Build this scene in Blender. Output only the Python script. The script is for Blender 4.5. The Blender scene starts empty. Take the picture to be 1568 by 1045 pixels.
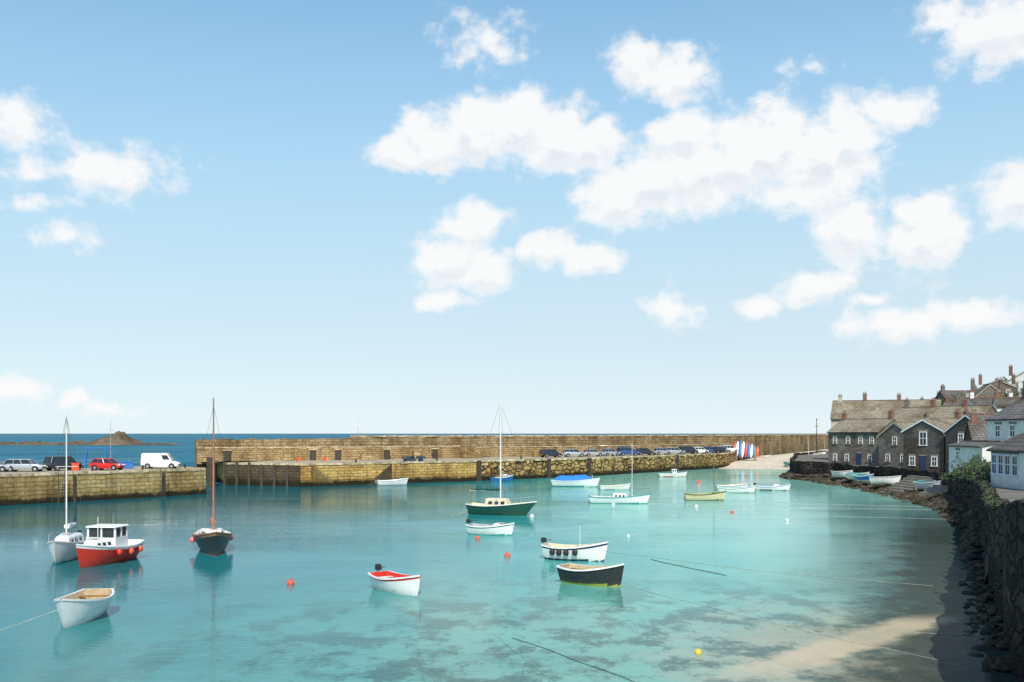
import bpy, math, random
from mathutils import Vector, noise
random.seed(7)
R=math.radians
scene=bpy.context.scene
scene.view_settings.view_transform='Standard'
scene.view_settings.look='None'
scene.view_settings.exposure=0

# ------------------------------------------------------------------ node helpers
def nd(t,typ,**kw):
    n=t.nodes.new(typ)
    for k,v in kw.items():
        if k.startswith('i_'):
            n.inputs[k[2:].replace('_',' ')].default_value=v
        else: setattr(n,k,v)
    return n
def mth(t,op,a,b=None,c=None,clamp=False):
    n=t.nodes.new('ShaderNodeMath'); n.operation=op; n.use_clamp=clamp
    for i,v in enumerate((a,b,c)):
        if v is None: continue
        if isinstance(v,(int,float)): n.inputs[i].default_value=v
        else: t.links.new(v,n.inputs[i])
    return n.outputs[0]
def vmt(t,op,a,b=None,scale=None):
    n=t.nodes.new('ShaderNodeVectorMath'); n.operation=op
    for i,v in enumerate((a,b)):
        if v is None: continue
        if isinstance(v,(tuple,list)): n.inputs[i].default_value=v
        else: t.links.new(v,n.inputs[i])
    if scale is not None: n.inputs['Scale'].default_value=scale
    return n.outputs['Value'] if op in('LENGTH','DOT_PRODUCT') else n.outputs[0]
def mixc(t,f,a,b,mode='MIX'):
    n=t.nodes.new('ShaderNodeMix'); n.data_type='RGBA'; n.blend_type=mode; n.clamp_factor=True
    for i,v in ((0,f),(6,a),(7,b)):
        if isinstance(v,(int,float)): n.inputs[i].default_value=v
        elif isinstance(v,(tuple,list)): n.inputs[i].default_value=tuple(v)+(1,) if len(v)==3 else v
        else: t.links.new(v,n.inputs[i])
    return n.outputs[2]
def noi(t,vec,scale,detail=4,rough=.55,out=0):
    n=t.nodes.new('ShaderNodeTexNoise'); n.inputs['Scale'].default_value=scale
    n.inputs['Detail'].default_value=detail; n.inputs['Roughness'].default_value=rough
    if vec is not None: t.links.new(vec,n.inputs['Vector'])
    return n.outputs[out]
def sms(t,v,a,b):
    n=t.nodes.new('ShaderNodeMapRange'); n.interpolation_type='SMOOTHSTEP'
    n.inputs[1].default_value=a; n.inputs[2].default_value=b
    t.links.new(v,n.inputs[0]); return n.outputs[0]
def newmat(name):
    m=bpy.data.materials.new(name); m.use_nodes=True; t=m.node_tree
    return m,t,t.nodes['Principled BSDF']

_pc={}
def paint(rgb,rough=.45,var=.12,scale=2.5,name=None,metal=0,bump=.0):
    key=(tuple(rgb),rough,var,metal)
    if key in _pc: return _pc[key]
    m,t,b=newmat(name or 'paint_%d'%len(_pc))
    tc=nd(t,'ShaderNodeTexCoord')
    n=noi(t,tc.outputs['Object'],scale,5,.65)
    f=sms(t,n,.35,.7)
    dark=tuple(c*(1-var*1.6) for c in rgb); lite=tuple(min(.9,c*(1+var*.6)) for c in rgb)
    t.links.new(mixc(t,f,dark,lite),b.inputs['Base Color'])
    b.inputs['Roughness'].default_value=rough; b.inputs['Metallic'].default_value=metal
    _pc[key]=m; return m
def hullpaint(rgb,name):
    m,t,b=newmat(name); tc=nd(t,'ShaderNodeTexCoord'); o=tc.outputs['Object']
    sp=nd(t,'ShaderNodeSeparateXYZ'); t.links.new(o,sp.inputs[0])
    st=sms(t,noi(t,vmt(t,'MULTIPLY',o,(5,5,.6)),1,4,.6),.5,.8)
    lo=mth(t,'SUBTRACT',1,sms(t,sp.outputs[2],.08,.38))
    f=mth(t,'MULTIPLY',mth(t,'MULTIPLY_ADD',lo,.6,.18),mth(t,'MULTIPLY_ADD',st,.8,.25))
    c=mixc(t,f,rgb,(.16,.14,.08)); t.links.new(c,b.inputs['Base Color']); b.inputs['Roughness'].default_value=.35
    return m
WHITE=paint((.78,.78,.75),.35,.06); CREAM=paint((.62,.55,.36),.4,.1)
HW=hullpaint((.80,.80,.77),'white_hull_paint'); HB=hullpaint((.018,.02,.026),'black_hull_paint'); HG=hullpaint((.012,.075,.055),'green_hull_paint'); HR=hullpaint((.60,.035,.02),'red_hull_paint'); HC=hullpaint((.62,.55,.34),'cream_hull_paint')
BLACK=paint((.018,.02,.026),.35,.2); NAVY=paint((.02,.035,.09),.35,.1)
GREEN=paint((.012,.075,.055),.35,.15); RED=paint((.6,.035,.02),.4,.1)
BLUE=paint((.03,.17,.5),.5,.1); TEAL=paint((.03,.25,.25),.5,.1)
WOOD=paint((.32,.17,.07),.5,.25,6); TIMBER=paint((.07,.05,.035),.8,.3,4)
ORANGE=paint((.85,.09,.03),.4,.08); YELLOW=paint((.8,.5,.03),.4,.08)
GLASS=paint((.02,.028,.035),.08,.05); RUBBER=paint((.02,.02,.02),.7,.1)
METAL=paint((.55,.56,.56),.3,.05,metal=.6); ROPE=paint((.42,.45,.38),.9,.2); DROPE=paint((.05,.07,.06),.9,.2)
TAN=paint((.5,.38,.22),.6,.15,5); GREY=paint((.35,.36,.37),.4,.08); PINK=paint((.8,.2,.2),.4,.1)
OLIVE=paint((.32,.36,.05),.5,.15); MAST=paint((.75,.73,.68),.35,.05); MASTW=paint((.45,.17,.09),.45,.15,4)
TARP=paint((.03,.2,.62),.6,.15,3); SILVER=paint((.5,.52,.54),.25,.04,metal=.5)
CDARK=paint((.03,.035,.05),.25,.1); CBLUE=paint((.04,.09,.25),.25,.08); CRED=paint((.6,.02,.015),.25,.05); CWHITE=paint((.8,.8,.79),.3,.03)

# ------------------------------------------------------------------ mesh builder
class MB:
    def __init__(s): s.v=[]; s.f=[]; s.m=[]; s.mats=[]; s.uv=[]
    def mi(s,mat):
        if mat not in s.mats: s.mats.append(mat)
        return s.mats.index(mat)
    def face(s,pts,mat,uv=None):
        i=len(s.v); s.v+= [tuple(p) for p in pts]; s.f.append(tuple(range(i,i+len(pts)))); s.m.append(s.mi(mat)); s.uv.append(uv)
    def idx(s,vs,fs,mat,T=None):
        i=len(s.v); s.v+=[tuple(p) for p in vs]
        k=s.mi(mat) if not isinstance(mat,list) else None
        for j,f in enumerate(fs):
            s.f.append(tuple(i+q for q in f)); s.m.append(k if k is not None else s.mi(mat[j])); s.uv.append(None)
    def box(s,c,d,mat,rz=0,taper=1,top=None):
        hx,hy,hz=d[0]/2,d[1]/2,d[2]/2; vs=[]
        for z,k in((-hz,1),(hz,taper)):
            for x,y in((-hx,-hy),(hx,-hy),(hx,hy),(-hx,hy)):
                x*=k;y*=k
                vs.append((c[0]+x*math.cos(rz)-y*math.sin(rz),c[1]+x*math.sin(rz)+y*math.cos(rz),c[2]+z))
        fs=[(0,3,2,1),(4,5,6,7),(0,1,5,4),(1,2,6,5),(2,3,7,6),(3,0,4,7)]
        s.idx(vs,fs,[mat,top or mat,mat,mat,mat,mat])
    def cyl(s,p0,p1,r0,r1,mat,n=8,caps=True):
        p0=Vector(p0);p1=Vector(p1);d=(p1-p0).normalized()
        a=d.orthogonal().normalized(); b=d.cross(a); vs=[]
        for p,r in((p0,r0),(p1,r1)):
            for i in range(n):
                t=2*math.pi*i/n; vs.append(p+a*r*math.cos(t)+b*r*math.sin(t))
        fs=[(i,(i+1)%n,n+(i+1)%n,n+i) for i in range(n)]
        if caps: fs+=[tuple(range(n))[::-1],tuple(range(n,2*n))]
        s.idx(vs,fs,mat)
    def ball(s,c,r,mat,n=10,sz=(1,1,1),jit=0):
        vs=[];fs=[];m=n//2+1
        for j in range(m+1):
            ph=math.pi*j/m
            for i in range(n):
                th=2*math.pi*i/n; p=Vector((math.sin(ph)*math.cos(th),math.sin(ph)*math.sin(th),math.cos(ph)))
                k=r*(1+jit*noise.noise(p*1.3+Vector(c)*3.1)*2)
                vs.append((c[0]+p.x*k*sz[0],c[1]+p.y*k*sz[1],c[2]+p.z*k*sz[2]))
        for j in range(m):
            for i in range(n): fs.append((j*n+i,j*n+(i+1)%n,(j+1)*n+(i+1)%n,(j+1)*n+i))
        s.idx(vs,fs,mat)
    def obj(s,name,parent=None,loc=(0,0,0),rz=0,smooth=35):
        me=bpy.data.meshes.new(name); me.from_pydata(s.v,[],s.f)
        for m in s.mats: me.materials.append(m)
        me.polygons.foreach_set('material_index',s.m)
        if any(u for u in s.uv):
            ul=me.uv_layers.new(name='UVMap')
            for p,u in zip(me.polygons,s.uv):
                if u:
                    for k,li in enumerate(p.loop_indices): ul.data[li].uv=u[k]
        me.validate(); me.update()
        if smooth:
            me.polygons.foreach_set('use_smooth',[True]*len(me.polygons)); me.set_sharp_from_angle(angle=R(smooth))
        o=bpy.data.objects.new(name,me); scene.collection.objects.link(o)
        o.location=loc; o.rotation_euler=(0,0,rz)
        if parent: o.parent=parent
        return o
def empty(name,loc=(0,0,0),rz=0):
    e=bpy.data.objects.new(name,None); scene.collection.objects.link(e); e.location=loc; e.rotation_euler=(0,0,rz); return e

# ------------------------------------------------------------------ camera
cam=bpy.data.cameras.new('camera'); co=bpy.data.objects.new('camera',cam); scene.collection.objects.link(co)
co.location=(0,0,8); co.rotation_euler=(R(90),0,0); cam.lens=35; cam.sensor_width=36; cam.shift_y=.0902
cam.clip_end=60000; cam.clip_start=.1; scene.camera=co

# ------------------------------------------------------------------ sun + world
EL=R(46); AZ=math.atan2(.08,-1)
sdir=Vector((math.sin(AZ)*math.cos(EL),math.cos(AZ)*math.cos(EL),math.sin(EL)))
sl=bpy.data.lights.new('sun','SUN'); sl.energy=5.0; sl.angle=R(.53); sl.color=(1,.93,.82)
so=bpy.data.objects.new('sun',sl); scene.collection.objects.link(so); so.rotation_euler=sdir.to_track_quat('Z','Y').to_euler(); so.location=(60,-60,80)

w=bpy.data.worlds.new('World'); scene.world=w; w.use_nodes=True; t=w.node_tree; t.nodes.clear()
try:
    w.cycles.sampling_method='MANUAL'; w.cycles.sample_map_resolution=256
except Exception as e: print(e)
out=nd(t,'ShaderNodeOutputWorld'); bg=nd(t,'ShaderNodeBackground'); bg.inputs[1].default_value=.1
t.links.new(bg.outputs[0],out.inputs[0])
sky=nd(t,'ShaderNodeTexSky',sky_type='NISHITA',sun_disc=False,sun_elevation=EL,sun_rotation=AZ,air_density=1.0,dust_density=.6,ozone_density=1.5)
tc=nd(t,'ShaderNodeTexCoord'); sep=nd(t,'ShaderNodeSeparateXYZ'); t.links.new(tc.outputs['Generated'],sep.inputs[0])
az=mth(t,'ARCTAN2',sep.outputs[0],sep.outputs[1]); el=mth(t,'ARCSINE',sep.outputs[2])
cmb=nd(t,'ShaderNodeCombineXYZ'); t.links.new(az,cmb.inputs[0]); t.links.new(el,cmb.inputs[1])
CL=[(620,238,55,26,1),(665,222,70,44,1),(735,200,80,52,1),(795,190,70,52,1),(850,215,85,55,1),(905,222,60,44,1),(945,305,72,46,1),(1000,275,86,60,1),
(1070,262,88,60,1),(1130,245,80,64,1),(1185,225,75,70,1),(1250,240,85,74,1),(1300,215,62,62,1),(1365,170,56,38,.8),(1240,295,90,32,.95),(1040,205,54,34,.9),
(975,98,56,40,.72),(1040,115,58,48,.78),(1530,50,96,58,.88),(1450,15,50,28,.58),(20,190,66,38,.56),(170,262,102,40,.62),(125,245,45,28,.56),(60,262,70,26,.46),
(65,312,55,17,.40),(105,360,50,23,.40),(722,345,58,34,.85),(690,395,60,42,1),(735,410,52,36,.95),(670,458,52,18,.85),(840,382,50,32,1),(895,395,52,26,.95),
(1300,352,58,60,1),(1420,360,70,64,1),(1400,320,40,30,.9),(1565,300,72,50,.95),(1245,443,64,25,.75),(1160,472,32,16,.75),(1330,458,32,16,.75),(1370,497,84,29,.8),
(1480,478,84,29,.7),(1030,475,44,30,.5),(740,62,58,38,.40),(1235,105,36,12,.36),(15,598,62,24,.7),(112,612,24,13,.7),(170,626,46,12,.42)]
g=bpy.data.node_groups.new('cloud_density','ShaderNodeTree')
g.interface.new_socket('V',in_out='INPUT',socket_type='NodeSocketVector'); g.interface.new_socket('D',in_out='OUTPUT',socket_type='NodeSocketFloat')
gi=g.nodes.new('NodeGroupInput'); go=g.nodes.new('NodeGroupOutput'); V=gi.outputs[0]
wn=noi(g,V,22,3,.5,1); wv=vmt(g,'SCALE',vmt(g,'SUBTRACT',wn,(.5,.5,.5)),scale=.024); P=vmt(g,'ADD',V,wv)
f=None
for (cx,cy,rx,ry,wt) in CL:
    tx=(cx-784)/1524; tz=(664-cy)/1524; a=math.atan(tx); e=math.atan(tz*math.cos(a)); ca=math.cos(a)
    d=vmt(g,'LENGTH',vmt(g,'MULTIPLY',vmt(g,'SUBTRACT',P,(a,e,0)),(1524/(rx*ca*ca*1.17),1524/(ry*ca*1.18),0)))
    q=mth(g,'MULTIPLY_ADD',d,-wt,wt)
    if f is None: f=q
    else:
        n=g.nodes.new('ShaderNodeMath'); n.operation='SMOOTH_MAX'; g.links.new(f,n.inputs[0]); g.links.new(q,n.inputs[1]); n.inputs[2].default_value=.06; f=n.outputs[0]
f=mth(g,'MAXIMUM',f,-.6)
nn=noi(g,vmt(g,'MULTIPLY',V,(1,1.2,1)),36,8,.58)
dd=mth(g,'ADD',f,mth(g,'MULTIPLY_ADD',nn,1.5,-.81)); g.links.new(dd,go.inputs[0])
def cd(vec):
    n=t.nodes.new('ShaderNodeGroup'); n.node_tree=g; t.links.new(vec,n.inputs[0]); return n.outputs[0]
d0=cd(cmb.outputs[0]); d1=cd(vmt(t,'ADD',cmb.outputs[0],(.002,.016,0)))
alpha=sms(t,d0,-.14,.46)
sh=mth(t,'SUBTRACT',d1,d0); shade=sms(t,sh,-.12,.42)
thick=sms(t,d0,.1,.6)
shade=mth(t,'MULTIPLY',shade,thick)
ccol=mixc(t,shade,(9.8,9.75,9.7),(7.9,8.35,8.85))
elp=mth(t,'MAXIMUM',el,0)
hz=mth(t,'POWER',2.718,mth(t,'MULTIPLY',elp,-5.0))
hf=mth(t,'SUBTRACT',1,sms(t,elp,.10,.62))
hf=mth(t,'MULTIPLY',hf,mth(t,'MULTIPLY_ADD',az,.12,.96,clamp=True))
sc=vmt(t,'MULTIPLY',sky.outputs[0],(1.22,1.72,1.80))
hcol=mixc(t,hz,(3.7,6.5,8.5),(8.2,9.15,9.5))
sc=mixc(t,hf,sc,hcol)
fin=mixc(t,mth(t,'MULTIPLY',alpha,.94),sc,ccol)
t.links.new(fin,bg.inputs[0])

# ------------------------------------------------------------------ masonry materials
def masonry(name,c1,c2,mortar,bw=1.0,bh=.42,rubble=False,weed=.7,streak=.5,uv=True,rough=.9,stain=(.6,.53,.44),wcol=(.030,.025,.015)):
    m,t,b=newmat(name)
    tc=nd(t,'ShaderNodeTexCoord'); geo=nd(t,'ShaderNodeNewGeometry')
    pos=geo.outputs['Position']; sp=nd(t,'ShaderNodeSeparateXYZ'); t.links.new(pos,sp.inputs[0])
    if uv: vec=tc.outputs['UV']
    else:
        so_=nd(t,'ShaderNodeSeparateXYZ'); t.links.new(tc.outputs['Object'],so_.inputs[0])
        c=nd(t,'ShaderNodeCombineXYZ'); t.links.new(mth(t,'ADD',so_.outputs[0],so_.outputs[1]),c.inputs[0]); t.links.new(so_.outputs[2],c.inputs[1]); vec=c.outputs[0]
    wob=vmt(t,'SCALE',vmt(t,'SUBTRACT',noi(t,vec,1.3,3,.5,1),(.5,.5,.5)),scale=.34 if not rubble else .6)
    vv=vmt(t,'ADD',vec,wob)
    if rubble:
        sv=vmt(t,'MULTIPLY',vv,(1/bw,1/bh,0))
        vo=nd(t,'ShaderNodeTexVoronoi',feature='DISTANCE_TO_EDGE'); vo.inputs['Scale'].default_value=1; t.links.new(sv,vo.inputs['Vector'])
        vc=nd(t,'ShaderNodeTexVoronoi'); vc.inputs['Scale'].default_value=1; t.links.new(sv,vc.inputs['Vector'])
        ss=nd(t,'ShaderNodeSeparateColor'); t.links.new(vc.outputs['Color'],ss.inputs[0])
        col=mixc(t,ss.outputs[0],c1,c2); mf=sms(t,vo.outputs['Distance'],.02,.13); mask=mf
        col=mixc(t,mf,mortar,col)
    else:
        br=nd(t,'ShaderNodeTexBrick'); t.links.new(vv,br.inputs['Vector']); br.inputs['Scale'].default_value=1
        br.inputs['Brick Width'].default_value=bw; br.inputs['Row Height'].default_value=bh; br.inputs['Mortar Size'].default_value=.03
        br.inputs['Mortar Smooth'].default_value=.4
        br.inputs['Color1'].default_value=c1+(1,); br.inputs['Color2'].default_value=c2+(1,); br.inputs['Mortar'].default_value=mortar+(1,)
        col=br.outputs[0]; mask=mth(t,'SUBTRACT',1,br.outputs['Fac'])
    n1=noi(t,pos,.25,5,.6); col=mixc(t,sms(t,n1,.42,.68),col,mixc(t,1.0,col,stain,'MULTIPLY'))
    n2=noi(t,vmt(t,'MULTIPLY',pos,(1.0,1.0,.10)),1,5,.6); col=mixc(t,mth(t,'MULTIPLY',sms(t,n2,.46,.70),streak),col,(.09,.068,.04))
    n3=noi(t,pos,2.2,6,.7); col=mixc(t,mth(t,'MULTIPLY',sms(t,n3,.3,.7),.7),mixc(t,1.0,col,(.62,.6,.56),'MULTIPLY'),col)
    if weed:
        zz=mth(t,'ADD',sp.outputs[2],mth(t,'MULTIPLY_ADD',noi(t,pos,.7,5,.65),-1.3,.65))
        col=mixc(t,mth(t,'SUBTRACT',1,sms(t,zz,weed-.25,weed+.3)),col,wcol)
        col=mixc(t,mth(t,'MULTIPLY',mth(t,'SUBTRACT',1,sms(t,zz,weed+.1,weed+1.2)),.5),col,mixc(t,1.0,col,(.45,.4,.28),'MULTIPLY'))
    t.links.new(col,b.inputs['Base Color']); b.inputs['Roughness'].default_value=rough; b.inputs['Specular IOR Level'].default_value=.2
    bp=nd(t,'ShaderNodeBump',i_Strength=.9,i_Distance=.12)
    t.links.new(mth(t,'ADD',mask,mth(t,'MULTIPLY',n3,.8)),bp.inputs['Height']); t.links.new(bp.outputs[0],b.inputs['Normal'])
    return m
QUAY=masonry('quay_masonry',(.82,.56,.20),(.62,.41,.14),(.24,.16,.07),1.1,.45,streak=.4,weed=.75)
QUAYL=masonry('quay_masonry_left',(.60,.46,.21),(.48,.36,.16),(.2,.15,.07),1.3,.5,weed=.65,streak=.45)
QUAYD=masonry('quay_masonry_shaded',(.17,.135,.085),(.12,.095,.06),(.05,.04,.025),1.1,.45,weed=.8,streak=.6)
RUB=masonry('rubble_masonry',(.80,.56,.23),(.42,.28,.11),(.06,.045,.025),1.25,.7,rubble=True,streak=.3,weed=.75)
PAR=masonry('parapet_masonry',(.64,.46,.24),(.50,.35,.17),(.22,.16,.08),.9,.4,weed=0,streak=.5)
PARU=masonry('parapet_upper_masonry',(.52,.39,.22),(.37,.27,.15),(.16,.12,.065),1.1,.5,weed=0,streak=.6)
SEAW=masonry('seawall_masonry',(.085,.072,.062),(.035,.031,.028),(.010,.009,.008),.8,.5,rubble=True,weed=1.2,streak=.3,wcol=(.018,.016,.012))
GRAN=masonry('granite_wall',(.31,.28,.25),(.20,.18,.165),(.27,.24,.21),.6,.28,weed=0,streak=.12,uv=False)
GRAND=masonry('dark_granite_wall',(.19,.17,.165),(.115,.107,.105),(.16,.145,.135),.55,.26,weed=0,streak=.12,uv=False)
SLATE=masonry('slate_roof',(.25,.235,.22),(.18,.17,.165),(.10,.09,.085),.5,.3,weed=0,streak=.15,uv=False,rough=.6)
SLATET=masonry('lichen_slate_roof',(.46,.41,.31),(.35,.31,.24),(.19,.165,.13),.5,.3,weed=0,streak=.15,uv=False,rough=.7)
RENDERW=paint((.72,.71,.67),.8,.08,1.2); RENDERC=paint((.45,.40,.31),.8,.1,1.2); BRICKC=paint((.24,.115,.08),.85,.25,5)
def ground(name,c1,c2,s=.6,c3=None):
    m,t,b=newmat(name); geo=nd(t,'ShaderNodeNewGeometry'); p=geo.outputs['Position']
    col=mixc(t,sms(t,noi(t,p,s,6,.6),.35,.65),c1,c2)
    col=mixc(t,sms(t,noi(t,p,s*9,5,.7),.35,.7),mixc(t,1.0,col,(.7,.7,.7),'MULTIPLY'),col)
    if c3: col=mixc(t,sms(t,noi(t,p,s*.4,4,.6),.5,.62),col,c3)
    t.links.new(col,b.inputs['Base Color']); b.inputs['Roughness'].default_value=.95; b.inputs['Specular IOR Level'].default_value=.15
    bp=nd(t,'ShaderNodeBump',i_Strength=.5,i_Distance=.06); t.links.new(noi(t,p,s*12,6,.7),bp.inputs['Height']); t.links.new(bp.outputs[0],b.inputs['Normal'])
    return m
CONC=ground('quay_paving',(.48,.41,.31),(.38,.32,.23)); SAND=ground('sand',(.74,.64,.50),(.62,.53,.40),.3)
ROCK=ground('weedy_rock',(.05,.04,.028),(.12,.095,.072),.9,(.045,.042,.018)); ISLE=ground('island_rock',(.10,.075,.05),(.2,.15,.1),.08,(.07,.065,.035))
GRASS=ground('hill_grass',(.07,.09,.03),(.12,.12,.055),.2,(.14,.11,.07)); ASPH=ground('lane_paving',(.16,.15,.13),(.22,.2,.17),.5)

# ------------------------------------------------------------------ water
def water(name,harbour):
    m=bpy.data.materials.new(name); m.use_nodes=True; t=m.node_tree; t.nodes.clear()
    out=nd(t,'ShaderNodeOutputMaterial'); geo=nd(t,'ShaderNodeNewGeometry'); p=geo.outputs['Position']
    sp=nd(t,'ShaderNodeSeparateXYZ'); t.links.new(p,sp.inputs[0])
    X,Y=sp.outputs[0],sp.outputs[1]
    fac=.22
    if harbour:
        nx=mth(t,'MULTIPLY_ADD',noi(t,p,.06,4,.55),24,-12)
        u=mth(t,'ADD',mth(t,'ADD',X,nx),mth(t,'MULTIPLY',Y,-.02))
        mr=nd(t,'ShaderNodeMapRange'); mr.inputs[1].default_value=-50; mr.inputs[2].default_value=40; t.links.new(u,mr.inputs[0])
        cr=nd(t,'ShaderNodeValToRGB'); t.links.new(mr.outputs[0],cr.inputs[0]); e=cr.color_ramp.elements
        e[0].position=0; e[0].color=(.005,.10,.12,1); e[1].position=1; e[1].color=(.18,.42,.34,1)
        for ps,c in((.28,(.005,.12,.135)),(.42,(.008,.185,.195)),(.54,(.035,.285,.27)),(.66,(.13,.42,.35)),(.82,(.23,.49,.40))):
            k=e.new(ps); k.color=c+(1,)
        col=cr.outputs[0]
        near=mth(t,'MULTIPLY',mth(t,'SUBTRACT',1,sms(t,Y,34,66)),sms(t,X,-26,2))
        pm=vmt(t,'MULTIPLY',p,(1,.7,1))
        wn_=noi(t,pm,.42,9,.72)
        weed=mth(t,'MULTIPLY',sms(t,wn_,.46,.58),near)
        sand=vmt(t,'LENGTH',vmt(t,'MULTIPLY',vmt(t,'SUBTRACT',p,(11.5,35,0)),(.15,.08,0)))
        sandm=mth(t,'SUBTRACT',1,sms(t,mth(t,'ADD',sand,mth(t,'MULTIPLY_ADD',noi(t,p,.3,6,.68),1.6,-.8)),.3,1.2))
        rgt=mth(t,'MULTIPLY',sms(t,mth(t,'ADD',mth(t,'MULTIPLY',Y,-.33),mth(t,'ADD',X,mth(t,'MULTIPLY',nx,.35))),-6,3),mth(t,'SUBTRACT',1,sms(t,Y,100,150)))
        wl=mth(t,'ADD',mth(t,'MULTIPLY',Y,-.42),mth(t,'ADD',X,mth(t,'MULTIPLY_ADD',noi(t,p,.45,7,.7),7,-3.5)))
        wall_shade=mth(t,'MULTIPLY',sms(t,wl,-4.8,-.4),mth(t,'SUBTRACT',1,sms(t,Y,80,115)))
        col=mixc(t,mth(t,'MULTIPLY',rgt,.76),col,(.04,.08,.08))  # dark reflection of the shore houses painted into the water colour
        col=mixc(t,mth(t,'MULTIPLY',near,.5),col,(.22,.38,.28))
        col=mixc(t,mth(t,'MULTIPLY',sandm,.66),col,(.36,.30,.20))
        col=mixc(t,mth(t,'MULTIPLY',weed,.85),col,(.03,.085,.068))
        col=mixc(t,mth(t,'MULTIPLY',wall_shade,.88),col,(.03,.035,.03))  # shade painted beside the seawall, softening the edge of its cast shadow
        # submerged pale slip running out from the wall
        ln=mth(t,'ABSOLUTE',mth(t,'ADD',mth(t,'SUBTRACT',X,Y),mth(t,'MULTIPLY_ADD',noi(t,p,.6,6,.65),2.6,23.7)))
        slip=mth(t,'MULTIPLY',mth(t,'SUBTRACT',1,sms(t,ln,.7,1.9)),mth(t,'MULTIPLY',sms(t,Y,31,35),mth(t,'SUBTRACT',1,sms(t,Y,41.5,44.5))))
        col=mixc(t,mth(t,'MULTIPLY',slip,.8),col,(.50,.41,.27))
        w2=sms(t,noi(t,vmt(t,'MULTIPLY',p,(.6,1,1)),.11,6,.62),.46,.66)
        col=mixc(t,mth(t,'MULTIPLY',w2,.42),col,mixc(t,1.0,col,(.36,.58,.62),'MULTIPLY'))
        fac=mth(t,'MULTIPLY',mth(t,'MULTIPLY_ADD',rgt,-.40,.74),mth(t,'MULTIPLY_ADD',wall_shade,-.62,1))
    else:
        col=mixc(t,sms(t,noi(t,vmt(t,'MULTIPLY',p,(.3,1,1)),.012,4,.6),.35,.65),(.005,.085,.145),(.010,.135,.19))
    n1=noi(t,vmt(t,'MULTIPLY',p,(.8,1.5,1)),1.5,3,.6); n2=noi(t,vmt(t,'MULTIPLY',p,(.6,1.1,1)),.4,2,.5)
    calm=sms(t,noi(t,vmt(t,'MULTIPLY',p,(.4,1,1)),.05,4,.55),.38,.62)
    amp=mth(t,'MULTIPLY_ADD',calm,.9,.25)
    h=mth(t,'ADD',mth(t,'MULTIPLY',n1,amp),mth(t,'MULTIPLY',n2,.8))
    if harbour:
        n4=noi(t,vmt(t,'MULTIPLY',p,(.7,1.5,1)),5.5,2,.6); h=mth(t,'ADD',h,mth(t,'MULTIPLY',mth(t,'MULTIPLY',n4,amp),.26))
    bp=nd(t,'ShaderNodeBump',i_Strength=.6,i_Distance=.04 if harbour else .5); t.links.new(h,bp.inputs['Height'])
    df=nd(t,'ShaderNodeBsdfDiffuse'); gl=nd(t,'ShaderNodeBsdfGlossy'); gl.inputs['Roughness'].default_value=.02 if harbour else .2
    gl.inputs['Color'].default_value=(.92,.98,1,1)
    t.links.new(col,df.inputs[0]); t.links.new(bp.outputs[0],gl.inputs['Normal'])
    fr=nd(t,'ShaderNodeFresnel',i_IOR=1.33); t.links.new(bp.outputs[0],fr.inputs['Normal'])
    ms=nd(t,'ShaderNodeMixShader'); t.links.new(mth(t,'MULTIPLY',fr.outputs[0],fac,clamp=True),ms.inputs[0])
    t.links.new(df.outputs[0],ms.inputs[1]); t.links.new(gl.outputs[0],ms.inputs[2]); t.links.new(ms.outputs[0],out.inputs[0])
    return m
mb=MB(); mb.face([(-40000,-3000,0),(40000,-3000,0),(40000,45000,0),(-40000,45000,0)],water('sea_water',False)); mb.obj('sea',smooth=0)
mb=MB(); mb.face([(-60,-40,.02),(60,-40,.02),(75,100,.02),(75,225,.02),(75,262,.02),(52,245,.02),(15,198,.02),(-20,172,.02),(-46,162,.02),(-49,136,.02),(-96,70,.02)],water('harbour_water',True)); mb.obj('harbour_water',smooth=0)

# ------------------------------------------------------------------ walls
def resample(pts,step):
    out=[]
    for a,b in zip(pts[:-1],pts[1:]):
        a=Vector(a);b=Vector(b);n=max(1,int((b-a).length/step))
        out+=[a.lerp(b,i/n) for i in range(n)]
    out.append(Vector(pts[-1])); return out
def wall(mb,pts,z0,thick,mat,step=1.3,jit=.05,topmat=None,top=True,seed=0):
    rs=resample(pts,step); n=len(rs); rnd=random.Random(seed); F=[];B=[];d=0;U=[]
    for i,p in enumerate(rs):
        a=rs[max(0,i-1)];b=rs[min(n-1,i+1)]; tg=Vector((b.x-a.x,b.y-a.y,0)).normalized(); nr=Vector((-tg.y,tg.x,0))
        q=Vector((p.x,p.y,0))+nr*rnd.uniform(-jit,jit)
        if i: d+=(rs[i]-rs[i-1]).length
        zt=p.z+rnd.uniform(-jit,jit)
        F.append((q,zt)); B.append((q+nr*thick,zt)); U.append(d)
    for i in range(n-1):
        (a,za),(b,zb)=F[i],F[i+1]
        mb.face([(a.x,a.y,z0),(b.x,b.y,z0),(b.x,b.y,zb),(a.x,a.y,za)],mat,[(U[i],z0),(U[i+1],z0),(U[i+1],zb),(U[i],za)])
        if thick:
            (c,zc),(e,ze)=B[i],B[i+1]
            mb.face([(a.x,a.y,za),(b.x,b.y,zb),(e.x,e.y,ze),(c.x,c.y,zc)],topmat or mat,[(U[i],0),(U[i+1],0),(U[i+1],thick),(U[i],thick)])
            mb.face([(c.x,c.y,z0),(c.x,c.y,zc),(e.x,e.y,ze),(e.x,e.y,z0)],mat,[(U[i],z0),(U[i],zc),(U[i+1],ze),(U[i+1],z0)])
    if thick:
        for k in (0,n-1):
            (a,za),(c,zc)=F[k],B[k]
            mb.face([(a.x,a.y,z0),(c.x,c.y,z0),(c.x,c.y,zc),(a.x,a.y,za)],mat,[(0,z0),(thick,z0),(thick,zc),(0,za)])
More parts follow.
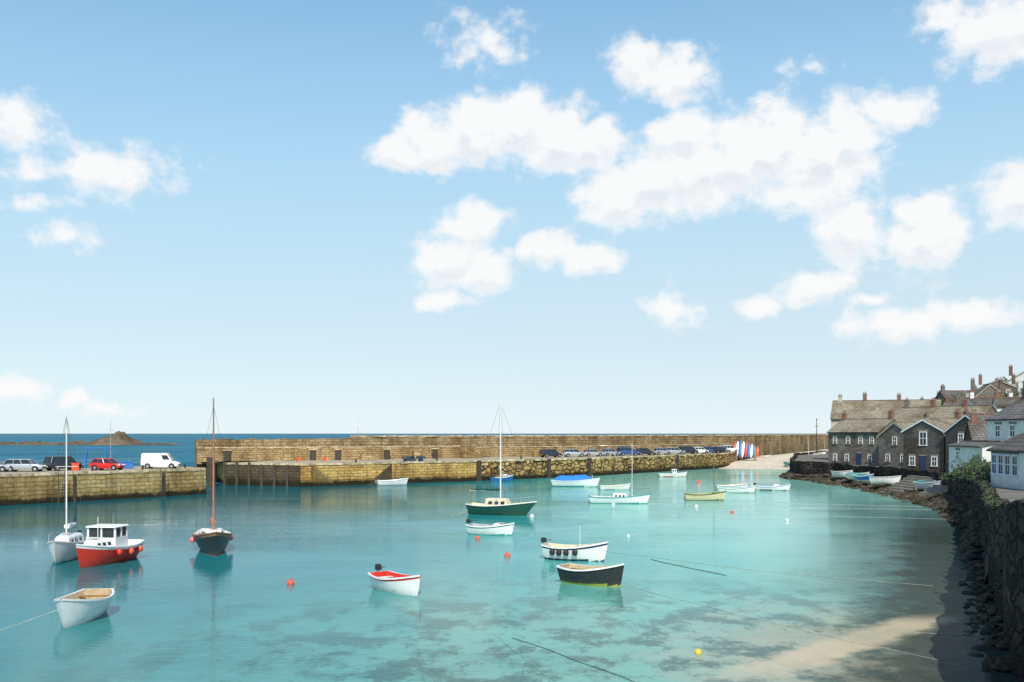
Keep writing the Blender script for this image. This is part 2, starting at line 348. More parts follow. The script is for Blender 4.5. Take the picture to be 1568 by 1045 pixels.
def coping(mb,pts,z,mat,w=.7,h=.3,seed=1,proud=.06):
    rnd=random.Random(seed)
    for a,b in zip(pts[:-1],pts[1:]):
        a=Vector(a[:2]);b=Vector(b[:2]);L=(b-a).length;tg=(b-a)/L;nr=Vector((-tg.y,tg.x));s=0
        while s<L-.3:
            l=min(rnd.uniform(.9,1.7),L-s); c=a+tg*(s+l/2)+nr*(w/2-proud+rnd.uniform(-.03,.03))
            mb.box((c.x,c.y,z+rnd.uniform(-.03,.05)),(l-.04,w,h),rnd.choice(mat),math.atan2(tg.y,tg.x)+rnd.uniform(-.01,.01)); s+=l
COP=[paint((.60,.47,.27),.9,.3,1.2),paint((.46,.36,.22),.9,.3,1.2),paint((.64,.52,.34),.9,.25,1.2)]
def strip(mb,A,B,za,zb,mat,n=40):
    def rs(pts):
        ds=[0]
        for a,b in zip(pts[:-1],pts[1:]): ds.append(ds[-1]+(Vector(b[:2])-Vector(a[:2])).length)
        o=[]
        for i in range(n+1):
            s=ds[-1]*i/n
            for k in range(len(pts)-1):
                if s<=ds[k+1]+1e-6:
                    f=(s-ds[k])/(ds[k+1]-ds[k]); o.append(Vector(pts[k][:2]).lerp(Vector(pts[k+1][:2]),f)); break
        return o
    a=rs(A);b=rs(B)
    for i in range(n): mb.face([(a[i].x,a[i].y,za),(a[i+1].x,a[i+1].y,za),(b[i+1].x,b[i+1].y,zb),(b[i].x,b[i].y,zb)],mat)
QZ=3.4
A0,A1,B1=(-105,46.5),(-56.5,109.8),(-40.3,131); bk=(-11.2,8.6)
mb=MB()
wall(mb,[(*A0,QZ),(*A1,QZ),(*B1,QZ)],-1,0,QUAYL,seed=3)
B2=(B1[0]+bk[0],B1[1]+bk[1]); Ab=(A0[0]+bk[0],A0[1]+bk[1])
wall(mb,[(*B1,QZ),(*B2,QZ)],-1,0,QUAYL,seed=4); wall(mb,[(*B2,QZ),(*Ab,QZ)],-1,0,QUAYL,seed=5)
mb.face([(*A0,QZ-.02),(*B1,QZ-.02),(*B2,QZ-.02),(*Ab,QZ-.02)],CONC)
coping(mb,[A0,A1,B1],QZ-.08,COP,seed=2); coping(mb,[B1,B2],QZ-.08,COP,seed=8)
for f in(.55,.70,.83,.94):
    x=A0[0]+(B1[0]-A0[0])*f;y=A0[1]+(B1[1]-A0[1])*f; mb.box((x,y,1.5),(.3,.4,3.2),TIMBER,R(52.5))
mb.obj('harbour_quay',smooth=0)
C=(-44.4,154); D=(-31.6,148.7); E=(-5.9,167); F_=(14.1,185); G=(49.2,230); G2=(60,258)
PF=[(-52.4,165,7.0),(-28,175,7.05),(-27.9,175.05,7.35),(15.8,208,7.5),(53.9,252,7.6),(105,330,7.75),(170,400,8.2)]
mb=MB()
wall(mb,[(-50,168,QZ),(*C,QZ)],-1,0,QUAY,seed=10)
wall(mb,[(*C,QZ),(*D,QZ)],-1,0,QUAYD,seed=11)
wall(mb,[(*D,QZ),(*E,QZ)],-1,0,QUAY,seed=12)
wall(mb,[(*E,QZ),(*F_,QZ),(*G,QZ),(*G2,QZ)],-1,0,RUB,seed=13,jit=.18)
strip(mb,[C,D,E,F_,G,G2],[p[:2] for p in PF[:2]]+[p[:2] for p in PF[3:5]]+[(66,268)],QZ-.02,QZ-.02,CONC)
mb.face([(*C,QZ-.02),(-52,166,QZ-.02),(-54,172,QZ-.02),(-40,172,QZ-.02)],CONC)
coping(mb,[C,D,E,F_,G,G2],QZ-.08,COP,seed=21,proud=.12)
for (x,y) in((-5.6,167.0),(14.3,185.0),(6.5,178.1),(35,211.6)):
    mb.box((x,y,1.6),(.6,.8,3.7),TIMBER,R(42))
mb.obj('stone_pier',smooth=0)
mb=MB(); wall(mb,PF,0,2.2,PARU,seed=31,jit=.12)
coping(mb,[p[:2] for p in PF[2:6]],7.5,COP,w=1.1,h=.22,seed=44,proud=.1)
mb.obj('parapet_wall',smooth=0)
mb=MB()
ledge=[(PF[0][0]+.9,PF[0][1]-2.2,5.5),(PF[1][0]+.9,PF[1][1]-2.2,5.6),(-9,186.8,5.65)]
wall(mb,ledge,3,2.4,PAR,seed=33,jit=.05)
ledge2=[(-7,189.3,5.3),(16.6,206.8,5.3),(54.7,250.7,5.4)]
wall(mb,ledge2,3,1.4,PAR,seed=34,jit=.06)
coping(mb,ledge,5.62,COP,w=.6,h=.16,seed=41); coping(mb,ledge2,5.36,COP,w=.6,h=.16,seed=42)
for i in range(9):
    mb.box((-9+i*.36,187+i*.27-1.2,3.4+(2.5-i*.27)/2),(.38,1.5,2.5-i*.27),PAR,R(37))
for (x,y,w_,h_) in((-44,166.2,2.2,1.2),(-38,168.7,1.6,1.5),(-25,172.9,2.6,1.0),(-17,178.7,1.5,1.6),(5,195.5,2,1.1)):
    mb.box((x,y,3.4+h_/2),(w_,1.2,h_),PAR,R(24))
mb.obj('pier_walkway',smooth=0)
mb=MB()
for (x,y,a) in((-47,164.3,22.3),(-34,169.95,22.3),(-30,171.6,22.3),(-22,175.3,37),(-14,181.6,37)):
    mb.box((x,y,4.3),(1.1,.16,1.75),TIMBER,R(a)); mb.box((x,y,5.22),(1.4,.24,.16),COP[0],R(a))
mb.obj('store_doors',smooth=0)
def steps(name,p,tg,n,run,rise,w,ztop,mat):
    mb=MB(); tg=Vector(tg).normalized(); nr=Vector((tg.y,-tg.x))
    for i in range(n):
        z=ztop-(i+1)*rise; c=Vector(p)+tg*(i+.5)*run+nr*w/2
        mb.box((c.x,c.y,(z-1)/2),(run+.002,w,z+1),mat,math.atan2(tg.y,tg.x))
    return mb.obj(name,smooth=0)
STEPD=ground('weedy_step',(.06,.047,.03),(.10,.08,.05),.8)
steps('stone_steps',(-19.0,157.6),(-25.7,-18.3),12,.38,.29,1.1,QZ,STEPD)
steps('stone_steps',(-30.2,149.7),(25.7,18.3),11,.36,.3,.8,QZ,QUAYL)
mb=MB()
for i in range(6):
    f=i/6; x=C[0]+(D[0]-C[0])*f; y=C[1]+(D[1]-C[1])*f-.25
    mb.box((x,y,1.5),(.35,.35,4.2 if i<3 else 3.6),TIMBER,.1)
for x,y in((-45.6,152),(-46.8,153.5),(-45.2,149.5),(-47.6,156)): mb.box((x,y,1.8),(.45,.45,5),TIMBER,.2)
mb.box((-46.4,152.9,3.0),(.25,5,.3),TIMBER,R(25)); mb.box((-46.4,152.9,1.8),(.25,5,.25),TIMBER,R(25))
mb.obj('timber_fender_piles')
mb=MB()
for x,y in((-52,114.6),(-44,125)):
    for dx in(-.25,.25): mb.cyl((x+dx+.2,y+dx-.1,-.3),(x+dx+.2,y+dx-.1,QZ+.3),.04,.04,TIMBER,6)
    for k in range(12): mb.cyl((x-.05,y-.35,k*.3),(x+.45,y+.15,k*.3),.025,.025,TIMBER,5)
mb.obj('quay_ladder')
for x,y in((-50,119),(-46,124.5),(-42.5,130),(-58,109),(-24,155),(-12,163.7),(2,175),(20,194),(30,207),(40,220)):
    mb=MB(); mb.cyl((0,0,0),(0,0,.45),.16,.13,TIMBER,10); mb.ball((0,0,.5),.2,TIMBER,10,(1,1,.6)); mb.obj('mooring_bollard',loc=(x-.4,y+.6,QZ))

# ------------------------------------------------------------------ right-hand shore
SW=[(20,12.1,6.0),(32,16.3,5.3),(38,18.9,4.8),(50.6,24.3,4.0),(62,29.7,3.8),(80,37.5,3.6),(90,41.4,3.4),(105,47,2.9),(115,50.5,2.6),(125,54.2,2.5),(140,55.5,2.5),(150,55,2.5),(165,53.5,2.55),(173,49.5,2.6),(180,50.5,2.6),(200,56,2.6),(225,64,2.6),(240,68,2.7),(280,95,3),(340,135,4),(420,190,6)]
def sw(y):
    for a,b in zip(SW[:-1],SW[1:]):
        if y<=b[0]:
            f=(y-a[0])/(b[0]-a[0]); return a[1]+(b[1]-a[1])*f, a[2]+(b[2]-a[2])*f
    return SW[-1][1:]
def sstep(a,b,x):
    x=min(1,max(0,(x-a)/(b-a))); return x*x*(3-2*x)
def land(x,y):
    xs,z=sw(y); d=x-xs
    h=z+sstep(125,240,y)*max(0,d-14)*.34*(1-.2*sstep(40,120,d))+.6*noise.noise(Vector((x*.04,y*.04,0)))*sstep(15,40,d)
    return min(h,60)
mb=MB(); ys=[20+i*5 for i in range(81)]; ds=[0,2.5,6,11,16,22,30,40,55,75,100,140,200]
grid=[[(sw(y)[0]+d,y,(land(sw(y)[0]+d,y)) ) for d in ds] for y in ys]
for i in range(len(ys)-1):
    for j in range(len(ds)-1): mb.face([grid[i][j],grid[i][j+1],grid[i+1][j+1],grid[i+1][j]],ASPH if j<3 else GRASS)
mb.obj('hillside_terrain',smooth=60)
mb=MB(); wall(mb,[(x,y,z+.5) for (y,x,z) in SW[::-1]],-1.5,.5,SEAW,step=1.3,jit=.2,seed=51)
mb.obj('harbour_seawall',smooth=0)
mb=MB(); rnd=random.Random(5); sy=[52+i*2 for i in range(68)]
def shelfw(y): return 1.5*sstep(75,90,y)+4.6*sstep(100,128,y)*(1-.3*sstep(135,155,y))*(1-sstep(158,172,y))+.4
for i in range(len(sy)-1):
    for j in range(8):
        q=[]
        for (yy,jj) in((sy[i],j),(sy[i],j+1),(sy[i+1],j+1),(sy[i+1],j)):
            wd=shelfw(yy); f=jj/8; x=sw(yy)[0]-wd*f
            q.append((x,yy,1.3*(1-f)-.25+.45*noise.noise(Vector((x*.8,yy*.5,2)))))
        mb.face(q,ROCK)
for k in range(900):
    yy=rnd.uniform(33,188); wd=shelfw(yy)+(1.0 if yy<75 else 0); f=rnd.random(); r=rnd.uniform(.15,.55)*(1 if wd>2 else (.7 if yy>62 else .45))
    mb.ball((sw(yy)[0]-wd*f*1.08,yy,(1.1 if yy>62 else .3)*(1-f)-.1),r,ROCK,7,(1.3,1.3,.65),jit=.4)
mb.obj('foreshore_rocks',smooth=50)
mb=MB()
SLAB=ground('slipway_stone',(.36,.31,.25),(.26,.22,.18),.8)
for i in range(8): mb.box((54.4-i*.62,131+i*.1,(2.4-i*.3)/2-.1),(.66,8-i*.5,2.4-i*.3),SLAB,R(8))
for i in range(6): mb.box((51.6-i*.5,118.5+i*.1,(1.9-i*.3)/2-.1),(.54,4,1.9-i*.3),SLAB,R(14))
mb.obj('slipway_steps',smooth=0)
mb=MB(); Lb=[(43,216,-.5),(48,231,.25),(53,241,1.0),(66,264,1.9),(90,300,2.6),(125,350,3.2)]
Rb=[(62,196,-.5),(66,226,.3),(70,240,1.1),(80,256,2.0),(102,290,2.7),(140,345,3.2)]
for i in range(5):
    for j in range(8):
        def q(a,f): 
            A=Vector(Lb[a]);B=Vector(Rb[a]); p=A.lerp(B,f); p.z+=.12*noise.noise(p*.3); return p
        mb.face([q(i,j/8),q(i,(j+1)/8),q(i+1,(j+1)/8),q(i+1,j/8)],SAND)
mb.obj('sand_beach',smooth=80)

# ------------------------------------------------------------------ island
mb=MB()
def island(cx,cy,rx,ry,peaks,low):
    nx,ny=110,14;G_=[]
    for i in range(nx+1):
        row=[]
        for j in range(ny+1):
            a=-1+2*i/nx;b=-1+2*j/ny; e=max(0,1-a*a)**.4*max(0,1-b*b); x=cx+a*rx;y=cy+b*ry
            h=low*e*(.5+1.4*abs(noise.noise(Vector((x*.07,y*.05,1)))+.5*noise.noise(Vector((x*.35,y*.25,4)))))
            for (px,pr_,ph) in peaks: h+=ph*math.exp(-abs((x-px)/pr_)**2.4)*e*(.9+.28*noise.noise(Vector((x*.3,y*.15,7))))
            row.append((x,y,h-.9))
        G_.append(row)
    for i in range(nx):
        for j in range(ny): mb.face([G_[i][j],G_[i+1][j],G_[i+1][j+1],G_[i][j+1]],ISLE)
island(-300,690,72,18,[(-275,7,5.6),(-266,8,3.6),(-284,6,2.0)],3.2)
island(-212,690,9,8,[(-212,4,2.0)],2.0)
island(-330,560,40,8,[],1.9)
mb.cyl((-275,690,5),(-275,690,9.6),.35,.15,ISLE,6)
mb.obj('rocky_island',smooth=0)

# ------------------------------------------------------------------ boats
def boat(name,x,y,hd,L,B,F,hull,bottom=RUBBER,stripe=None,rim=WHITE,inner=CREAM,deck=None,deckm=WHITE,thw=WOOD,cabin=None,wheel=None,mast=None,boom=None,motor=False,tarp=None,z=0,fend=None,trans=.72,rake=.3,roll=0,bz=.1,oars=False,rails=False):
    root=empty(name,(x,y,z),math.atan2(hd[1],hd[0])); root.rotation_euler[0]=roll
    N=22
    def fb(t):
        if t>.4: return max(0,1-((t-.4)/.6)**2.3)
        return trans+(1-trans)*(1-((.4-t)/.4)**2)
    def sheer(t): return F*(1+.5*max(0,(t-.3)/.7)**2+.12*max(0,(.3-t)/.3)**2)
    def keel(t): return -.28*(1-max(0,(t-.75)/.25)**2*.9)
    AA=[0,.1,.2,.29,.38,.5,.64,.78,.9,1.0]
    def pt(t,a,s,k=1,zof=0):
        zk=keel(t);zs=sheer(t); z_=zk+(zs-zk)*a**1.55; yv=B/2*fb(t)*k*(a**.5*.82+a*.18)
        xx=-L/2+L*t*.93+ rake*L*.22*max(0,(t-.5)/.5)**2*max(0,(z_-zk)/(zs-zk)) + .05*L*max(0,(.12-t)/.12)*(1-a)
        return Vector((xx,s*yv,z_+zof))
    h=MB()
    for s in(1,-1):
        vs=[];fs=[];ms=[]
        for i in range(N+1):
            for a in AA: vs.append(pt(i/N,a,s))
        k=len(AA)
        for i in range(N):
            for j in range(k-1):
                f=(i*k+j,(i+1)*k+j,(i+1)*k+j+1,i*k+j+1); zc=sum(vs[q].z for q in f)/4
                fs.append(f if s<0 else f[::-1])
                ms.append(bottom if zc<bz else (stripe if (stripe and j==k-2) else hull))
        h.idx(vs,fs,ms)
    tr=[pt(0,a,1) for a in AA]+[pt(0,a,-1) for a in AA[::-1]]
    h.face(tr,hull)
    h.box((-L/2+.02,0,.12),(.06,.05,sheer(0)*1.1),WOOD)
    h.obj('hull',root,smooth=40)
    g=MB(); rw=.07
    O=[];I=[];Fl=[]
    for i in range(N+1):
        t_=i/N; b=B/2*fb(t_); kk=max(0,b-rw)
        o=pt(t_,1,1); dk=(deck is not None and t_>=deck)
        zf=(sheer(t_)-.07) if dk else .16+.25*max(0,(t_-.7)/.3)
        o2=o.copy(); o2.y+=.025
        xi=o.x-(.1 if i==N else 0)+(.06 if i==0 else 0)
        O.append(o2); I.append(Vector((xi,kk,o.z+.012)))
        if dk: Fl.append(Vector((xi,kk,min(zf,o.z-.05))))
        else:
            a=((zf-keel(t_))/(sheer(t_)-keel(t_)))**(1/1.55); pf=pt(t_,a,1,.86); Fl.append(Vector((min(pf.x,xi)-(.12 if t_>.9 else 0)+(.06 if i==0 else 0),max(0,pf.y-.04),zf)))
    for s in(1,-1):
        S=lambda v,dz=0:(v.x,v.y*s,v.z+dz)
        for i in range(N):
            g.face([S(O[i],.012),S(O[i+1],.012),S(I[i+1]),S(I[i])],rim)
            g.face([S(O[i],.012),S(O[i+1],.012),S(O[i+1],-.07),S(O[i],-.07)],rim)
            g.face([S(I[i]),S(I[i+1]),S(Fl[i+1]),S(Fl[i])],inner)
    g.face([(O[0].x-.01,O[0].y,O[0].z+.012),(I[0].x,I[0].y,I[0].z),(I[0].x,-I[0].y,I[0].z),(O[0].x-.01,-O[0].y,O[0].z+.012)],rim)
    g.face([(I[0].x,I[0].y,I[0].z),(Fl[0].x,Fl[0].y,Fl[0].z),(Fl[0].x,-Fl[0].y,Fl[0].z),(I[0].x,-I[0].y,I[0].z)],inner)
    for i in range(N):
        dk=deck is not None and (i+1)/N>=deck and i/N>=deck
        g.face([(Fl[i].x,Fl[i].y,Fl[i].z),(Fl[i+1].x,Fl[i+1].y,Fl[i+1].z),(Fl[i+1].x,-Fl[i+1].y,Fl[i+1].z),(Fl[i].x,-Fl[i].y,Fl[i].z)],deckm if dk else inner)
    g.obj('gunwale_and_interior',root,smooth=30)
    if thw:
        th=MB()
        for t_ in(.1,.36,.62):
            if deck is not None and t_>deck-.05: continue
            b=B*fb(t_)*.86; th.box((-L/2+L*t_*.93,0,sheer(t_)-.2),(.26,b,.04),thw)
        if deck is None:
            th.face([pt(.86,1,1,.9,-.03),pt(.86,1,-1,.9,-.03),pt(.97,1,-1,.9,-.03),pt(.97,1,1,.9,-.03)],thw)
            for q in range(5):
                t_=.2+.13*q
                for s in(-1,1):
                    a=pt(t_,1,s,.93,-.02); c=pt(t_,.5,s,.84,.04); th.cyl(tuple(a),tuple(c),.02,.02,thw,4)
            th.ball((-L*.08,.15,.24),.16,DROPE,8,(1.4,1,.5),jit=.3); th.box((L*.08,-.2,.26),(.35,.25,.2),BLUE if L>4.5 else RED)
        if oars:
            for s in(-1,1):
                th.cyl((-L*.3,s*.22,sheer(.4)-.12),(L*.22,s*.16,sheer(.6)-.12),.022,.022,WOOD,6); th.box((-L*.34,s*.22,sheer(.4)-.12),(.4,.12,.02),WOOD)
        th.obj('thwarts_and_gear',root)
    if rails:
        th=MB(); 
        for s in(-1,1):
            for t0,t1 in((.05,.3),(.3,.55),(.55,.8),(.8,1.0)):
                a=pt(t0,1,s,.94);b=pt(t1,1,s,.94); 
                th.cyl(tuple(a),(a.x,a.y,a.z+.5),.013,.013,METAL,4); th.cyl((a.x,a.y,a.z+.5),(b.x,b.y,b.z+.5),.01,.01,METAL,4)
            b=pt(1,1,s); th.cyl(tuple(b),(b.x,b.y,b.z+.5),.013,.013,METAL,4)
        th.obj('guard_rails',root)
    if cabin:
        for (t0,t1,hh,wf,cm) in cabin:
            c=MB(); x0=-L/2+L*t0*.93;x1=-L/2+L*t1*.93; zb=sheer((t0+t1)/2)-.12
            w0=B/2*fb(t0)*wf;w1=B/2*fb(t1)*wf*.9
            lo=[(x0,-w0),(x1,-w1),(x1+.15,0),(x1,w1),(x0,w0)]; hi=[(x0+.06,-w0*.86),(x1-.2,-w1*.8),(x1-.1,0),(x1-.2,w1*.8),(x0+.06,w0*.86)]
            v=[(a,b,zb) for a,b in lo]+[(a,b,zb+hh*.82) for a,b in hi]+[(a*.98+.01*x0,b*.8,zb+hh) for a,b in hi]
            fs=[]
            for r in(0,5):
                for i in range(5): fs.append((r+i,r+(i+1)%5,r+5+(i+1)%5,r+5+i))
            fs.append((10,11,12,13,14)); c.idx(v,fs,cm)
            c.face([(x0-.012,-w0*.35,zb+.02),(x0-.012,w0*.35,zb+.02),(x0+.03,w0*.33,zb+hh*.78),(x0+.03,-w0*.33,zb+hh*.78)],WOOD)
            c.box(((x0+x1)/2+.2,0,zb+hh+.03),(.5,.45,.07),GREY)
            for s in(-1,1):
                for q in range(3):
                    fa=.15+.27*q; fbb=fa+.17
                    def P_(f,zf):
                        zl=.25+.4*zf
                        xl=x0+(x1-x0)*f; ylo=(w0+(w1-w0)*f); yhi=(w0*.86+(w1*.8-w0*.86)*f); return (xl,s*((ylo+(yhi-ylo)*zl/.82)+.012),zb+hh*zl)
                    c.face([P_(fa,0),P_(fbb,0),P_(fbb,1),P_(fa,1)],GLASS)
            c.obj('cabin',root,smooth=25)
    if wheel:
        (t0,t1,hh,wf,cm)=wheel; c=MB(); x0=-L/2+L*t0*.93;x1=-L/2+L*t1*.93; zb=sheer(t0)-.1; ww=B*fb(.5)*wf; ln=x1-x0
        c.box(((x0+x1)/2,0,zb+hh*.25),(ln,ww,hh*.5),cm); c.box(((x0+x1)/2-.03,0,zb+hh*.72),(ln*.94,ww*.95,hh*.42),GLASS,taper=.95)
        for sx in(-1,-.0,1):
            for sy in(-1,1): c.box(((x0+x1)/2-.03+sx*ln*.455,sy*ww*.465,zb+hh*.72),(.11,.11,hh*.46),cm)
        for sx in(-1,1): c.box(((x0+x1)/2-.03+sx*ln*.46,0,zb+hh*.72),(.1,.1,hh*.46),cm)
        c.box(((x0+x1)/2,0,zb+hh*.97),(ln*1.12,ww*1.04,.08),cm,taper=.94)
        c.cyl(((x0+x1)/2,ww*.2,zb+hh),((x0+x1)/2,ww*.2,zb+hh+.7),.02,.01,METAL,5)
        c.obj('wheelhouse',root,smooth=0)
    if mast:
        (tm,hm,mm,r)=mast; c=MB(); xm=-L/2+L*tm*.93
        c.cyl((xm,0,0),(xm,0,hm),r,r*.6,mm,8)
        if hm>4:
            sp_=hm*.62; c.cyl((xm,-B*.28,sp_),(xm,B*.28,sp_),.02,.02,mm,5)
            rg=.011
            c.cyl((xm,0,hm*.96),tuple(pt(1,1,1)),rg,rg,DROPE,4); c.cyl((xm,0,hm*.98),tuple((pt(0,1,1)+pt(0,1,-1))/2),rg,rg,DROPE,4)
            for s in(1,-1):
                e=pt(tm,1,s); c.cyl((xm,s*B*.28,sp_),tuple(e),rg,rg,DROPE,4); c.cyl((xm,s*B*.28,sp_),(xm,0,hm*.95),rg,rg,DROPE,4)
        c.obj('mast_and_rigging',root)
        if boom:
            (bl,cm,bz_)=boom; c=MB(); n=9
            c.cyl((xm,0,bz_),(xm-bl,0,bz_+.05),.045,.04,mm,6)
            for i in range(n):
                f0=i/n;f1=(i+1)/n; rr=lambda f:(.17*(1-.6*f)+.02*math.sin(f*19))
                c.cyl((xm-.05-bl*.95*f0,0,bz_+.1+rr(f0)*.4),(xm-.05-bl*.95*f1,0,bz_+.1+rr(f1)*.4),rr(f0),rr(f1),cm,8)
            c.obj('furled_sail',root,smooth=60)
    if motor:
        c=MB(); xs=-L/2-.05; zs=sheer(0)
        c.box((xs-.05,.05,zs+.24),(.34,.24,.28),RUBBER,taper=.8); c.box((xs-.08,.05,zs-.1),(.13,.12,.7),GREY); c.cyl((xs+.1,.05,zs+.22),(xs+.5,.1,zs+.3),.02,.02,RUBBER,5)
        c.obj('outboard_motor',root,smooth=0)
    if tarp:
        c=MB(); n=12;m=8;v=[];fs=[]
        for i in range(n+1):
            t_=.06+.8*i/n
            for j in range(m+1):
                s=-1+2*j/m; p=pt(t_,1,1); yy=p.y*1.03*s; zz=sheer(t_)+.03+ .75*(1-abs(s)**1.3)*min(1,(i+.5)*.5,(n-i+.5)*.4)+.07*noise.noise(Vector((i*.7,j*.9,L)))
                v.append((p.x,yy,zz))
        for i in range(n):
            for j in range(m): fs.append((i*(m+1)+j,(i+1)*(m+1)+j,(i+1)*(m+1)+j+1,i*(m+1)+j+1))
        c.idx(v,fs,tarp); c.obj('tarpaulin_cover',root,smooth=30)
    if fend:
        c=MB()
        for (t_,s,cm) in fend:
            p=pt(t_,.82,s); c.ball((p.x,p.y+s*.16,p.z),.19,cm,9,(1,1,1.15)); c.cyl((p.x,p.y+s*.12,p.z+.15),tuple(pt(t_,1,s)),.012,.012,ROPE,4)
        c.obj('fenders',root)
    return root
boat('sailing_boat',-28.4,63.5,(.2,-.98),6.6,2.3,1.0,HW,TEAL,None,WHITE,GREY,deck=.3,cabin=[(.32,.78,.6,.72,WHITE)],mast=(.55,9.5,MAST,.055),boom=(2.6,WHITE,1.9),motor=True,thw=None,rails=True)
boat('cabin_fishing_boat',-25.2,61.5,(-.12,-.99),6.3,2.8,1.0,HR,HR,WHITE,WHITE,WHITE,deck=.3,wheel=(.34,.60,1.4,.68,WHITE),cabin=[(.60,.84,.5,.7,WHITE)],thw=None,fend=[(.15,-1,ORANGE),(.35,-1,ORANGE),(.2,1,ORANGE),(.42,1,ORANGE),(.62,1,RED)],mast=(.66,2.9,MAST,.03),rails=True)
boat('rowing_boat',-18.5,42.7,(.10,-1),4.8,2.05,.86,HW,HW,None,WHITE,TAN,thw=WOOD,trans=.62)
boat('sailing_boat',-20.3,67.6,(.34,-.94),7.2,2.6,1.1,HB,RED,WOOD,WOOD,WHITE,deck=.35,deckm=TAN,cabin=[(.42,.68,.45,.6,WHITE)],mast=(.62,10.4,MASTW,.075),boom=(3.4,MASTW,1.85),thw=WOOD,trans=.5,fend=[(.3,1,PINK),(.45,-1,PINK)])
boat('motor_dinghy',-5.7,50.2,(.62,-.78),4.0,1.65,.72,HW,HW,RED,WHITE,RED,thw=WHITE,motor=True,trans=.75)
boat('sailing_yacht',-1.25,97.8,(.93,-.36),6.5,2.4,.95,HG,GREEN,GREEN,WHITE,CREAM,deck=.28,deckm=CREAM,cabin=[(.34,.72,.75,.74,CREAM)],mast=(.56,11.4,MAST,.075),boom=(3.3,GREEN,2.3),thw=None,rake=.8,rails=True)
boat('motor_dinghy',-1.6,78.6,(.9,-.42),4.0,1.7,.68,HW,TEAL,TEAL,WHITE,GREY,thw=WHITE,motor=True,deck=.62,cabin=[(.62,.8,.25,.6,WHITE)])
boat('fishing_boat',4.05,62.8,(.9,-.42),4.3,1.8,.84,HW,NAVY,NAVY,WHITE,CREAM,deck=.66,thw=WOOD,mast=(.6,2.2,MAST,.025),fend=[(.22,-1,RUBBER),(.34,-1,RUBBER),(.46,-1,RUBBER),(.6,-1,RUBBER)],trans=.65,motor=True)
boat('rowing_boat',4.3,52.6,(.82,-.57),3.75,1.75,.84,HB,OLIVE,BLACK,WHITE,TAN,thw=WOOD,trans=.75,bz=.12,oars=True)
boat('sailing_boat',12.3,113.5,(1,-.18),7.0,2.1,.75,HW,TEAL,None,TEAL,GREY,deck=.35,cabin=[(.42,.66,.5,.6,WHITE)],mast=(.75,6.8,MAST,.05),thw=WOOD)
boat('covered_boat',9.6,149.5,(.98,-.2),7.3,2.5,.9,HW,TEAL,None,WHITE,GREY,tarp=TARP,thw=None,mast=(.9,1.8,MAST,.05))
boat('rowing_boat',14.6,141,(1,.15),4.6,1.7,.6,HW,GREY,CREAM,WHITE,TAN)
boat('rowing_boat',-18.4,153.6,(.95,.35),5.0,1.8,.75,HW,GREY,None,WHITE,WHITE,motor=True)
boat('fishing_boat',29.6,183,(1,.1),5.4,1.9,.6,HW,RED,None,WHITE,GREY,deck=.5,wheel=(.5,.65,.9,.5,WHITE))
boat('lugger_boat',23.1,118.8,(1,-.05),5.0,1.9,.75,HC,TIMBER,CREAM,TIMBER,OLIVE,mast=(.75,5.8,WOOD,.05),thw=WOOD,deck=.7,deckm=CREAM)
boat('rowing_boat',30.3,134,(1,-.2),5.0,1.9,.65,HW,GREEN,TEAL,WHITE,TEAL)
boat('rowing_boat',31.2,141,(1,.1),4.8,1.8,.65,HW,GREY,GREEN,WHITE,CREAM,deck=.6)
boat('rowing_boat',36.6,139.5,(1,-.3),4.8,1.8,.6,HW,NAVY,BLUE,WHITE,BLUE,motor=True,deck=.6,cabin=[(.55,.75,.3,.6,WHITE)])
boat('fishing_boat',-1.5,166,(.8,.6),4.4,1.7,.7,BLUE,TEAL,TEAL,WHITE,GREY,deck=.55,cabin=[(.5,.75,.5,.6,WHITE)])
for (bx,by,bz_,hx,m1,m2,mh) in((69,236,1.2,.3,WHITE,BLUE,0),(73,246,1.8,-.6,BLUE,WHITE,6.5),(78,252,2.1,.8,WHITE,RED,0),(82,262,2.4,-.2,NAVY,WHITE,5),(88,276,2.6,.3,WHITE,TEAL,0),(76,258,2.2,.1,GREEN,WHITE,0),(64,228,.6,1,TEAL,WHITE,0),(63,250,1.4,.5,WHITE,RED,0),(84,256,2.4,.6,RED,WHITE,4.5),(93,280,2.8,.1,WHITE,NAVY,0)):
    boat('beached_boat',bx,by,(1,hx),5.2,1.9,.8,m1,m2,m2,WHITE,TAN,z=bz_,deck=.6,mast=(.6,mh,MAST,.06) if mh else None,roll=.12)
for (bx,by,hx,m1,m2,rr) in((51.5,145,(.3,-1),BLUE,WHITE,.15),(52.5,158,(.5,-1),WHITE,RED,-.1),(52.6,151,(.6,-1),WHITE,TEAL,.1),(51.6,137.5,(.8,-.6),WHITE,NAVY,-.1),(52,124,(.4,-1),WHITE,GREEN,.12)):
    boat('beached_boat',bx,by,hx,4.2,1.6,.65,m1,WHITE,m2,WHITE,TEAL,z=1.25,roll=rr)

